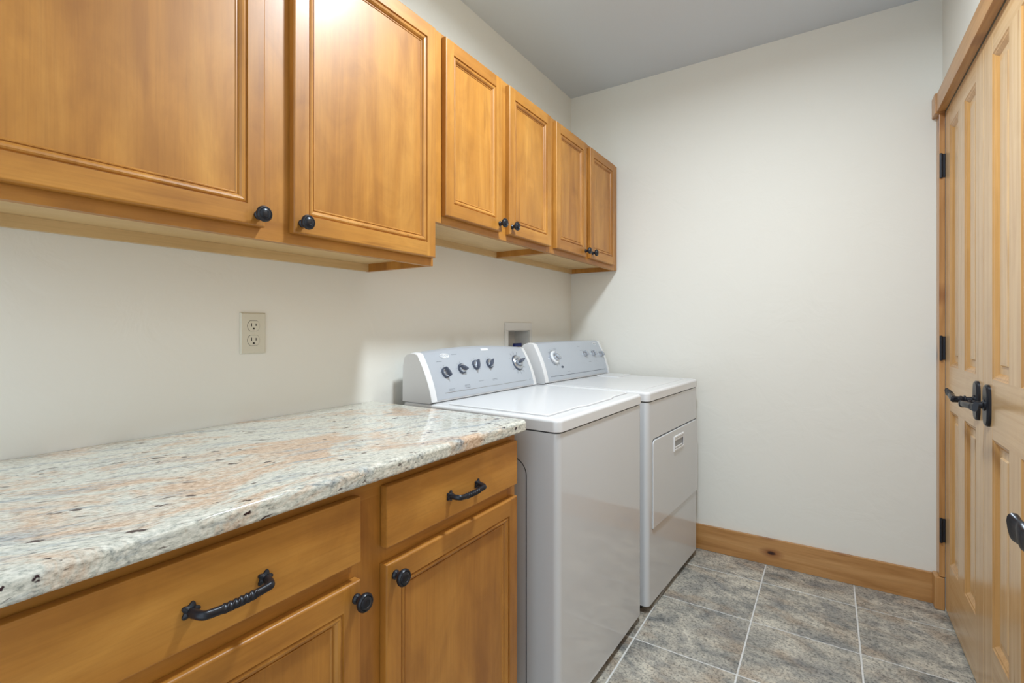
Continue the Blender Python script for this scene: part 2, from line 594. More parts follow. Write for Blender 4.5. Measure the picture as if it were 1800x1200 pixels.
def panel_door(name, label, loc, rz, width, cols, stile_far, levers, hinge_z, hinge_side, group, hand_z=0.945):
    """leaf in a local frame: x=0 is the room face (leaf body behind it at +x), y 0..width, z up"""
    r = tag(empty(name, loc, rz), label, 'door', group, 'structure')
    T, H = 0.035, 2.080
    z0, zl0, zl1, zu0, zu1 = 0.012, 0.228, 0.850, 1.028, 1.998
    ys = [0.0]
    for a, b in cols:
        ys += [a, b]
    ys.append(width)
    box('stile', (0, 0, z0), (T, cols[0][0], H), fir_z, r, 0.0012, 1)
    box('stile', (0, cols[-1][1], z0), (T, width, H), fir_z, r, 0.0012, 1)
    for a, b in ((z0, zl0), (zl1, zu0), (zu1, H)):
        box('rail', (0.0002, cols[0][0], a), (T, cols[-1][1], b), fir_y, r)
    for (a, b) in ((zl0, zl1), (zu0, zu1)):
        for k in range(len(cols) - 1):
            box('mullion', (0.0001, cols[k][1], a), (T, cols[k + 1][0], b), fir_z, r)
        for (ya, yb) in cols:
            pn = box('panel', (0.012, ya + 0.001, a + 0.001), (0.026, yb - 0.001, b - 0.001), fir_z, r)
            ring_frame('panel_moulding', ya, yb, a, b, 0.0, STICK, fir_bead, pn, -1.0)
            ring_frame('raised_field', ya + 0.02, yb - 0.02, a + 0.02, b - 0.02, 0.0119, FIELD, fir_z, pn, -1.0, True)
    for (ly, dirn, extra, cant, flare) in levers:
        lever(r, r, ly, hand_z, dirn, 0.135 + extra, cant, flare)
    hy = width if hinge_side > 0 else 0.0
    for hz in hinge_z if hinge_z else ():
        h = box('hinge', (-0.0185, hy + hinge_side * 0.002 - 0.004, hz - 0.049), (0.0, hy + hinge_side * 0.002 + 0.004, hz + 0.049), iron, r, 0.0012, 1)
        m = Matrix.Translation((-0.0145, hy - 0.0045 * hinge_side, hz - 0.052))
        lathe('hinge_pin', [(0.003, 0), (0.0052, 0.002), (0.0052, 0.034), (0.0047, 0.0345), (0.0047, 0.0355), (0.0052, 0.036), (0.0052, 0.068), (0.0047, 0.0685), (0.0047, 0.0695), (0.0052, 0.070), (0.0052, 0.102), (0.003, 0.104)], iron, h, m, 12)
    return r


HZ = (1.860, 1.098, 0.336)
WL = 0.593
panel_door('door_1', 'pale wood closet door leaf hinged beside the end wall', (XR, DA0 + 0.001, 0), 0, WL,
           [(0.100, 0.254), (0.357, 0.506)], 0.1, [(0.062, 1, 0.0, 0.0, 1.0)], HZ, 1, 'closet door leaves')
panel_door('door_2', 'pale wood closet door leaf nearer the camera, handle pointing forward', (XR, DB0, 0), 0, WL,
           [(0.088, 0.238), (0.338, 0.497)], 0.1, [(WL - 0.058, -1, 0.0, 0.0, 1.0)], HZ, -1, 'closet door leaves')
ang = math.atan2(1.69 - 1.572, 1.18 - 0.50)
panel_door('door_3', 'door ajar at the right edge, only its black lever tip showing', (1.557, 0.486, 0), -ang, 0.69,
           [(0.110, 0.300), (0.390, 0.580)], 0.1, [(0.082, 1, 0.023, 0.036, 1.6)], (), 1, None, 0.955)


# ------------------------------------------------------------------ cabinet hardware
KNOB = [(0.0085, 0.0), (0.0085, 0.003), (0.0060, 0.006), (0.0058, 0.012), (0.0085, 0.0155), (0.0140, 0.0180), (0.0158, 0.0215), (0.0158, 0.0245), (0.0138, 0.0275),
        (0.0118, 0.0278), (0.0112, 0.0270), (0.0100, 0.0285), (0.0062, 0.0300), (0.0056, 0.0292), (0.0042, 0.0296), (0.0, 0.0298)]


def cab_knob(par, x, y, z):
    return lathe('knob', [(r * 1.08, h * 1.05) for r, h in KNOB], iron, par, face_x(x, y, z), 28)


def twisted_pull(par, x, y, z):
    """drawer pull of twisted square iron with leaf-shaped feet"""
    half, out = 0.054, 0.027
    pts, secs = [], []
    n = 72
    for i in range(n + 1):
        t = -1 + 2 * i / n
        a = abs(t)
        yy = half * math.copysign(1 - (1 - a) ** 1.0, t)
        if a > 0.78:
            q = (a - 0.78) / 0.22
            xx = x + out * math.cos(q * PI / 2) ** 0.9
            yy = math.copysign(half * 0.80 + half * 0.17 * math.sin(q * PI / 2), t)
            xx = max(xx, x + 0.002)
        else:
            xx = x + out - 0.0015 * (1 - a)
            yy = half * 0.80 * t / 0.78
        tw = max(-1.0, min(1.0, t / 0.42))
        sz = 0.0046 + 0.0007 * math.cos(min(a / 0.5, 1) * PI)
        pts.append((xx, y + yy, z - 0.005 * (1 - t * t)))
        secs.append((0.0060, 0.0060, PI * 1.5 * tw + 0.4, 0.50 if a < 0.45 else 0.85))
    h = sweep('pull_handle', pts, secs, iron, par)
    for s in (-1, 1):
        rings = []
        for (dx, k) in ((0.0, 1.0), (0.003, 1.0), (0.006, 0.55)):
            ring = []
            for q in range(30):
                a = 2 * PI * q / 30
                rr = (0.0105 + 0.0022 * math.cos(5 * a)) * k
                ring.append((x + dx, y + s * half * 0.965 + rr * math.cos(a), z + rr * math.sin(a)))
            rings.append(ring)
        loft('handle_foot', rings, iron, h, True, 30)
    return h


BEAD = [(0.0, 0.0), (0.0006, -0.0042), (0.0026, -0.0046), (0.0046, -0.0022), (0.0075, -0.0012), (0.0115, -0.0022), (0.0150, -0.0058), (0.0165, -0.0092), (0.0182, -0.0096), (0.0184, -0.0080), (0.0205, -0.0078), (0.0222, -0.0100)]


def member(name, lo, hi, mat, par, sides, off=0.0048):
    """frame member of a cabinet door with its outer front edges eased"""
    bm = bmesh.new()
    add_box(bm, lo, hi)
    ed = []
    for e in bm.edges:
        a, b = e.verts
        if min(a.co.x, b.co.x) < hi[0] - 1e-5:
            continue
        for sd in sides:
            k = 1 if sd[0] == 'y' else 2
            v = lo[k] if sd[1] == '0' else hi[k]
            if abs(a.co[k] - v) < 1e-5 and abs(b.co[k] - v) < 1e-5:
                ed.append(e)
    bmesh.ops.bevel(bm, geom=ed, offset=off, segments=3, affect='EDGES', profile=0.5)
    return bm_link(name, bm, mat, par, 40)


def cab_door(root, L, y0, y1, z0, z1, xf, knob, stile=0.0385, rail=0.044):
    """overlay door on the frame plane xf; recessed flat panel, mitred bead"""
    T = 0.020

    def W(p):
        return tuple(a - b for a, b in zip(p, L))
    d = box('door', W((xf + 0.004, y0 + stile - 0.004, z0 + rail - 0.004)), W((xf + T - 0.0100, y1 - stile + 0.004, z1 - rail + 0.004)), maple_z, root)
    for (a, b) in ((y0, y0 + stile), (y1 - stile, y1)):
        member('stile', W((xf + 0.001, a, z0)), W((xf + T, b, z1)), maple_z, d, ('y0' if a == y0 else 'y1', 'z0', 'z1'))
    for (a, b) in ((z0, z0 + rail), (z1 - rail, z1)):
        member('rail', W((xf + 0.001, y0 + stile, a)), W((xf + T, y1 - stile, b)), maple_y, d, ('z0' if a == z0 else 'z1',))
    ring_frame('bead_moulding', y0 + stile - L[1], y1 - stile - L[1], z0 + rail - L[2], z1 - rail - L[2], xf + T - L[0], BEAD, maple_z, d, 1.0)
    if knob:
        k = W((xf + T, knob[0], knob[1]))
        cab_knob(d, *k)
    return d


def frame_members(root, L, xb, xf, y0, y1, z0, z1, stiles, rails, sw):
    """face frame; stiles: (ya, yb); rails: (za, zb) run between the outer stiles"""
    def W(p):
        return tuple(a - b for a, b in zip(p, L))
    for (a, b) in stiles:
        box('frame_stile', W((xb, a, z0)), W((xf, b, z1)), maple_z, root, 0.0008, 1)
    for (za, zb) in rails:
        box('frame_rail', W((xb, y0 + sw, za)), W((xf - 0.0003, y1 - sw, zb)), maple_y, root)


def wall_cabinet(label, y0, y1, z0, z1, doors, mid, xf=0.300, group='wall cabinets over the laundry'):
    L = (0.0, (y0 + y1) / 2, z0)
    r = tag(empty('wall_cabinet', L), label, 'cabinet', group)

    def W(p):
        return tuple(a - b for a, b in zip(p, L))
    xb = xf - 0.019
    sw = 0.040
    box('side_panel', W((0.001, y0, z0)), W((xb, y0 + 0.014, z1)), maple_z, r)
    box('side_panel', W((0.001, y1 - 0.014, z0)), W((xb, y1, z1)), maple_z, r)
    box('bottom_panel', W((0.013, y0 + 0.014, z0 + 0.026)), W((xb, y1 - 0.014, z0 + 0.038)), ply_y, r)
    box('top_panel', W((0.013, y0 + 0.014, z1 - 0.014)), W((xb, y1 - 0.014, z1 - 0.001)), ply_y, r)
    box('back_panel', W((0.001, y0 + 0.014, z0 + 0.038)), W((0.012, y1 - 0.014, z1)), ply_y, r)
    box('hanging_rail', W((0.001, y0 + 0.014, z0 + 0.0005)), W((0.016, y1 - 0.014, z0 + 0.0258)), ply_y, r)
    st = [(y0, y0 + sw), (y1 - sw, y1)]
    if mid:
        box('frame_stile', W((xb, mid[0], z0 + 0.045)), W((xf - 0.0002, mid[1], z1 - 0.045)), maple_z, r)
    frame_members(r, L, xb, xf, y0, y1, z0, z1, st, [(z0, z0 + 0.045), (z1 - 0.045, z1)], sw)
    for (a, b, kn) in doors:
        cab_door(r, L, a, b, z0 + 0.024, z1 - 0.013, xf, kn)
    return r


ZT = 2.130
ZN, ZF = 1.376, 1.5186
wall_cabinet('largest wall cabinet, hung lower above the granite countertop', 0.085, 1.154, ZN, ZT,
             [(0.119, 0.597, (0.597 - 0.017, ZN + 0.024 + 0.023)), (0.664, 1.146, (0.664 + 0.020, ZN + 0.024 + 0.024))], (0.585, 0.675))
wall_cabinet('short wall cabinet above the washing machine, in the middle of the row', 1.156, 1.928, ZF, ZT,
             [(1.194, 1.514, (1.514 - 0.016, ZF + 0.052)), (1.566, 1.904, (1.566 + 0.016, ZF + 0.054))], (1.49, 1.59))
wall_cabinet('short wall cabinet in the corner above the dryer', 1.930, 2.745, ZF, ZT,
             [(1.952, 2.276, (2.276 - 0.014, ZF + 0.052)), (2.330, 2.668, (2.330 + 0.016, ZF + 0.052))], (2.25, 2.35))

# ------------------------------------------------------------------ base cabinet and countertop
XF = 0.600
BY0, BY1 = 0.085, 1.163
LB = (0.0, (BY0 + BY1) / 2, 0.0)
base = tag(empty('base_cabinet', LB), 'dark honey base cabinet with two drawers under the countertop', 'cabinet')


def WB(p):
    return tuple(a - b for a, b in zip(p, LB))


box('side_panel', WB((0.002, BY0, 0.0)), WB((XF - 0.019, BY0 + 0.016, 0.891)), maple_z, base)
box('side_panel', WB((0.002, BY1 - 0.016, 0.0)), WB((XF - 0.019, BY1, 0.891)), maple_z, base)
box('bottom_panel', WB((0.014, BY0 + 0.016, 0.105)), WB((XF - 0.019, BY1 - 0.016, 0.12)), ply_y, base)
box('back_panel', WB((0.002, BY0 + 0.016, 0.105)), WB((0.013, BY1 - 0.016, 0.891)), ply_y, base)
box('toe_kick', WB((XF - 0.085, BY0 + 0.016, 0.0)), WB((XF - 0.070, BY1 - 0.016, 0.104)), maple_y, base)
frame_members(base, LB, XF - 0.019, XF, BY0, BY1, 0.104, 0.891,
              [(BY0, BY0 + 0.04), (BY1 - 0.04, BY1)], [(0.104, 0.15), (0.712, 0.752), (0.851, 0.891)], 0.04)
box('frame_stile', WB((XF - 0.019, 0.592, 0.150)), WB((XF - 0.0002, 0.684, 0.851)), maple_z, base)
for (a, b) in ((0.127, 0.606), (0.668, 1.147)):
    dr = box('drawer_front', WB((XF + 0.001, a, 0.746)), WB((XF + 0.020, b, 0.869)), maple_y, base, 0.0035, 2)
    c = WB((XF + 0.020, (a + b) / 2 + 0.002, 0.797))
    twisted_pull(dr, *c)
    box('drawer_box', WB((0.10, a + 0.03, 0.757)), WB((XF - 0.0195, b - 0.03, 0.845)), ply_y, dr)
cab_door(base, LB, 0.127, 0.606, 0.128, 0.714, XF, (0.606 - 0.012, 0.714 - 0.030))
cab_door(base, LB, 0.668, 1.147, 0.128, 0.714, XF, (0.668 + 0.022, 0.714 - 0.026))

# countertop slab with an eased, rounded edge
CY0, CY1, CX1, CZ0, CZ1 = 0.06, 1.177, 0.636, 0.8915, 0.924
bm = bmesh.new()
add_box(bm, (0.002, CY0 - 0.0, CZ0), (CX1, CY1, CZ1))
vert_e = [e for e in bm.edges if abs(e.verts[0].co.z - e.verts[1].co.z) > 0.01 and e.verts[0].co.x > 0.5]
bmesh.ops.bevel(bm, geom=vert_e, offset=0.014, segments=4, affect='EDGES', profile=0.5)
top_e = [e for e in bm.edges if all(v.co.z > CZ1 - 0.0005 for v in e.verts) and not all(v.co.x < 0.01 for v in e.verts)]
bmesh.ops.bevel(bm, geom=top_e, offset=0.011, segments=5, affect='EDGES', profile=0.5)
bot_e = [e for e in bm.edges if all(v.co.z < CZ0 + 0.0005 for v in e.verts) and not all(v.co.x < 0.01 for v in e.verts)]
bmesh.ops.bevel(bm, geom=bot_e, offset=0.005, segments=3, affect='EDGES', profile=0.5)
ct = bm_link('countertop', bm, granite, None, 30)
tag(ct, 'polished granite countertop streaked cream, rust and blue grey', 'countertop')


# ------------------------------------------------------------------ laundry machines
MW, MD = 0.69, 0.655


def rrect(x0, x1, y0, y1, r, z, seg=5):
    pts = []
    for (cx, cy, a0) in ((x1 - r, y1 - r, 0), (x0 + r, y1 - r, PI / 2), (x0 + r, y0 + r, PI), (x1 - r, y0 + r, 1.5 * PI)):
        for k in range(seg + 1):
            a = a0 + PI / 2 * k / seg
            pts.append((cx + r * math.cos(a), cy + r * math.sin(a), z))
    return pts


class Console:
    """curved, leaning control console along the back of a machine (local frame: x to the room, y width)"""
    def __init__(self, root, ztop, arch):
        self.root, self.ztop, self.arch = root, ztop, arch

    def front(self, t, s, off=0.0):
        z = 0.922 + (self.ztop - 0.922) * s + self.arch * s * (1 - (2 * t - 1) ** 2)
        x = 0.150 - 0.070 * s + 0.009 * 4 * s * (1 - s)
        # outward normal in the xz plane
        dxs = -0.070 + 0.036 * (1 - 2 * s)
        dzs = (self.ztop - 0.922) + self.arch * (1 - (2 * t - 1) ** 2)
        n = Vector((dzs, 0, -dxs)).normalized()
        return Vector((x, t * MW, z)) + n * off, n

    def profile(self, t, grow=0.0):
        pts = []
        for k in range(9):
            p, n = self.front(t, k / 8.0, grow)
            pts.append((p.x, t * MW, p.z))
        zt = pts[-1][2]
        x = pts[-1][0]
        pts += [(x - 0.014, t * MW, zt + 0.005), (x - 0.035, t * MW, zt + 0.006), (x - 0.054, t * MW, zt + 0.001), (x - 0.066, t * MW, zt - 0.010), (0.008, t * MW, zt - 0.040), (0.006, t * MW, 0.945), (0.006, t * MW, 0.9165), (0.142, t * MW, 0.9165)]
        return pts

    def frame(self, t, s, off=0.0):
        p, n = self.front(t, s, off)
        y = Vector((0, 1, 0))
        up = n.cross(y)
        if up.z < 0:
            up = -up
        m = Matrix((( y.x, up.x, n.x, p.x), (y.y, up.y, n.y, p.y), (y.z, up.z, n.z, p.z), (0, 0, 0, 1)))
        return m

    def build(self):
        body = loft('console', [self.profile(t) for t in [0.03 + 0.94 * k / 10 for k in range(11)]], plastic_white, self.root, True, 40)
        for (a, b) in ((0.0, 0.036), (0.964, 1.0)):
            rings = []
            for t, g in ((a, 0.002 if a == 0 else 0.005), (a + 0.008, 0.005), (b - 0.008, 0.005), (b, 0.005 if a == 0 else 0.002)):
                rings.append(self.profile(t, g))
            loft('end_cap', rings, plastic_white, self.root, True, 40)
        # silver fascia
        out, inn = [], []
        rings = []
        for k in range(13):
            t = 0.038 + 0.924 * k / 12
            r = [tuple(self.front(t, 0.02 + 0.98 * q / 10, 0.0022)[0]) for q in range(11)]
            e = r[-1]
            r += [(e[0] - 0.006, e[1], e[2] + 0.0040), (e[0] - 0.016, e[1], e[2] + 0.0062), (e[0] - 0.030, e[1], e[2] + 0.0068)]
            rings.append(r)
        pan = loft('control_panel', rings, panel_grey, self.root, False, 40, closed=False)
        # recess line near the lower edge
        return body, pan


def flat_shape(name, pts, mtx, mat, par, th=0.0006):
    rings = [[(x, y, 0.0) for x, y in pts], [(x, y, th) for x, y in pts]]
    return loft(name, rings, mat, par, True, None, True, mtx)


def ellipse(rx, ry, n=28, cx=0, cy=0):
    return [(cx + rx * math.cos(2 * PI * k / n), cy + ry * math.sin(2 * PI * k / n)) for k in range(n)]


def add_prism(bm, pts, mtx, th=0.0005):
    a = [bm.verts.new(mtx @ Vector((x, y, 0))) for x, y in pts]
    b = [bm.verts.new(mtx @ Vector((x, y, th))) for x, y in pts]
    n = len(pts)
    bm.faces.new(a[::-1])
    bm.faces.new(b)
    for i in range(n):
        j = (i + 1) % n
        bm.faces.new((a[i], a[j], b[j], b[i]))


def bar(x0, y0, x1, y1, w):
    d = Vector((x1 - x0, y1 - y0))
    n = Vector((-d.y, d.x)).normalized() * w / 2
    return [(x0 - n.x, y0 - n.y), (x1 - n.x, y1 - n.y), (x1 + n.x, y1 + n.y), (x0 + n.x, y0 + n.y)]


def text_mesh(name, body, size, mtx, mat, par):
    cu = bpy.data.curves.new(name, 'FONT')
    cu.body = body
    cu.size = size
    cu.align_x = 'CENTER'
    cu.align_y = 'CENTER'
    cu.extrude = 0.0002
    cu.shear = 0.2
    tmp = bpy.data.objects.new('tmp_text', cu)
    COL.objects.link(tmp)
    dg = bpy.context.evaluated_depsgraph_get()
    me = bpy.data.meshes.new_from_object(tmp.evaluated_get(dg))
    bpy.data.objects.remove(tmp)
    bpy.data.curves.remove(cu)
    me.materials.clear()
    me.transform(mtx)
    return link(name, me, mat, par)


def badge(con, pan, t, s, k=1.0):
    m = con.frame(t, s, 0.0024)
    b = flat_shape('logo_badge', ellipse(0.025 * k, 0.0105 * k), m, panel_light, pan, 0.0008)
    m2 = con.frame(t, s, 0.0033)
    # open swoosh round the word
    pts = []
    for q in range(25):
        a = 0.35 + 1.62 * PI * q / 24
        pts.append((0.0215 * k * math.cos(a), 0.0082 * k * math.sin(a)))
    inner = [(x * 0.95, y * 0.88) for x, y in pts[::-1]]
    flat_shape('logo_ring', pts + inner, m2, knob_dark, b, 0.0003)
    text_mesh('logo_lettering', 'Whirlpool', 0.0090 * k, m2, panel_print, b)


def control_knob(con, par, t, s, r, ang, dark_ring=True):
    m = con.frame(t, s, 0.002)
    ringm = knob_dark if dark_ring else knob_steel
    kb = lathe('control_knob', [(r, 0), (r, 0.003), (r * 0.94, 0.006), (r * 0.86, 0.0065), (r * 0.82, 0.005), (0, 0.005)], ringm, par, m, 28)
    lathe('knob_face', [(r * 0.80, 0.004), (r * 0.80, 0.009), (r * 0.70, 0.012), (0, 0.0128)], knob_steel, kb, m, 28)
    # grip blade
    m2 = m @ Matrix.Rotation(ang, 4, 'Z')
    rings = []
    for (z, kx, ky) in ((0.008, 0.98, 0.30), (0.016, 0.96, 0.27), (0.021, 0.90, 0.22), (0.023, 0.80, 0.14)):
        rings.append([(r * kx * math.cos(2 * PI * q / 20), r * ky * math.sin(2 * PI * q / 20) * (1.25 if math.cos(2 * PI * q / 20) < 0 else 0.9), z) for q in range(20)])
    loft('knob_grip', rings, knob_dark if dark_ring else knob_steel, kb, True, 40, True, m2)
    return kb


def marks(con, pan, name, items):
    """flat printed ticks and unreadably small captions: items (t, s, polygon list)"""
    bm = bmesh.new()
    for t, s, polys in items:
        m = con.frame(t, s, 0.0023)
        for p in polys:
            add_prism(bm, p, m, 0.0003)
    o = bm_link(name, bm, panel_print, pan)
    o['kind'] = 'stuff'
    return o


def dial_ticks(r0, r1, n, a0=0.0, a1=2 * PI, w=0.0009):
    out = []
    for k in range(n):
        a = a0 + (a1 - a0) * k / max(n - 1, 1)
        out.append(bar(r0 * math.cos(a), r0 * math.sin(a), r1 * math.cos(a), r1 * math.sin(a), w))
    return out


def caption(rows, w=0.022, gap=0.005):
    out = []
    rnd = random.Random(rows * 31 + int(w * 1000))
    for q in range(rows):
        x = -w / 2
        while x < w / 2:
            l = rnd.uniform(0.0014, 0.0036)
            out.append(bar(x, -q * gap, x + l, -q * gap, 0.0011))
            x += l + rnd.uniform(0.0008, 0.0016)
    return out


def machine_shell(r, body_mat):
    """steel cabinet with rounded front corners, porcelain top, dark recessed base"""
    loft('cabinet_body', [rrect(0.004, MD - 0.004, 0.003, MW - 0.003, 0.020, z) for z in (0.030, 0.034, 0.868, 0.873)], body_mat, r, True, 30)
    loft('plinth', [rrect(0.03, MD - 0.045, 0.03, MW - 0.03, 0.015, z) for z in (0.0, 0.0305)], black_base, r, True, 30)
    loft('top_seam', [rrect(0.006, MD - 0.010, 0.006, MW - 0.006, 0.018, z) for z in (0.8725, 0.8775)], seam_dark, r, True, 30)
    rings = []
    for z, d in ((0.8765, 0.003), (0.8785, 0.0), (0.905, 0.0), (0.911, 0.002), (0.9145, 0.006), (0.916, 0.012)):
        rings.append(rrect(d, MD - d, d, MW - d, 0.024 - d * 0.5, z))
    return loft('top_deck', rings, enamel_top, r, True, 50)


def make_washer():
    ph = math.radians(1.6)
    r = tag(empty('washing_machine', (0.043, 1.268, 0), -ph), 'white top loading washing machine next to the countertop', 'washing machine', 'white laundry pair')
    top = machine_shell(r, enamel)
    # pressed outline on the near side
    pts = []
    for k in range(9):
        a = PI / 2 * k / 8
        pts.append((0.49 + 0.05 * math.sin(a), 0.0026, 0.735 + 0.05 * math.cos(a)))
    pts = [(0.10, 0.0026, 0.785)] + pts + [(0.54, 0.0026, 0.05)]
    sweep('side_crease', pts, [(0.0016, 0.0012, 0, 1.0)] * len(pts), seam_dark, r, up=(0, 1, 0.001))
    # lid: flush plate with a finger notch on its front edge
    y0, y1, x0, x1 = 0.028, 0.662, 0.205, 0.600
    rim = []
    n = 40
    rim.append((x0, y0))
    for k in range(n + 1):
        t = k / n
        y = y0 + (y1 - y0) * t
        x = x1 - 0.010 * t * 0
        d = min(max((abs(t - 0.55) - 0.16) / 0.07, 0.0), 1.0)
        x += 0.012 * (1 - d * d * (3 - 2 * d))
        rim.append((x, y))
    rim.append((x0, y1))
    lid = loft('lid', [[(x, y, 0.9162) for x, y in rim], [(x, y, 0.9196) for x, y in rim],
                       [(x0 + (x - x0) * 0.992 + 0.001, y0 + (y - y0) * 0.99 + 0.003, 0.9212) for x, y in rim]], enamel_top, r, True, 25)
    gap = [(a[0] + 0.0022 if a[0] > x0 + 0.1 else a[0], a[1]) for a in rim]
    loft('lid_seam', [[(x, y, 0.9155) for x, y in gap], [(x, y, 0.9166) for x, y in gap]], lid_gap_grey, lid, True, None)
    con = Console(r, 1.083, 0.016)
    body, pan = con.build()
    for (t, s, ang) in ((0.150, 0.56, 2.0), (0.285, 0.59, 2.7), (0.415, 0.63, 1.2), (0.545, 0.63, 0.8)):
        control_knob(con, pan, t, s, 0.0205, ang)
    t, s = 0.840, 0.61
    m = con.frame(t, s, 0.002)
    dial = lathe('cycle_dial', [(0.036, 0), (0.036, 0.003), (0.034, 0.004), (0, 0.004)], knob_dark, pan, m, 36)
    lathe('dial_ring', [(0.0325, 0.003), (0.0325, 0.007), (0.029, 0.010), (0.021, 0.0105), (0.0195, 0.008), (0, 0.008)], knob_steel, dial, m, 36)
    lathe('dial_hub', [(0.018, 0.006), (0.018, 0.018), (0.016, 0.022), (0, 0.024)], knob_steel, dial, m, 28)
    m2 = m @ Matrix.Rotation(0.35, 4, 'Z')
    rings = []
    for (z, kx, ky) in ((0.020, 1.0, 0.40), (0.032, 0.96, 0.34), (0.038, 0.85, 0.22)):
        rings.append([(0.021 * kx * math.cos(2 * PI * q / 20), 0.021 * ky * math.sin(2 * PI * q / 20), z) for q in range(20)])
    loft('dial_grip', rings, knob_dark, dial, True, 40, True, m2)
    badge(con, pan, 0.185, 0.90)
    flat_shape('sticker', [(-0.024, -0.005), (0.024, -0.005), (0.024, 0.005), (-0.024, 0.005)], con.frame(0.55, 0.955, 0.0024), panel_light, pan)
    flat_shape('panel_line', [(-0.27, -0.0008), (0.27, -0.0008), (0.27, 0.0008), (-0.27, 0.0008)], con.frame(0.5, 0.14, 0.0026), knob_steel, pan, 0.0004)  # thin straight line low on the console panel
    it = [(0.840, 0.61, dial_ticks(0.041, 0.055, 12, 0.1, 1.85 * PI))]
    for t, s in ((0.150, 0.56), (0.285, 0.59), (0.415, 0.63), (0.545, 0.63)):
        it.append((t, s, dial_ticks(0.0245, 0.028, 7, -0.6, PI + 0.6, 0.0008)))
    for t, s, rows in ((0.165, 0.21, 2), (0.295, 0.24, 3), (0.425, 0.28, 1), (0.555, 0.28, 2), (0.265, 0.905, 1), (0.13, 0.80, 1), (0.93, 0.16, 1)):
        it.append((t, s, caption(rows, 0.030 if t != 0.93 else 0.012)))
    marks(con, pan, 'printed_markings', it)
    return r


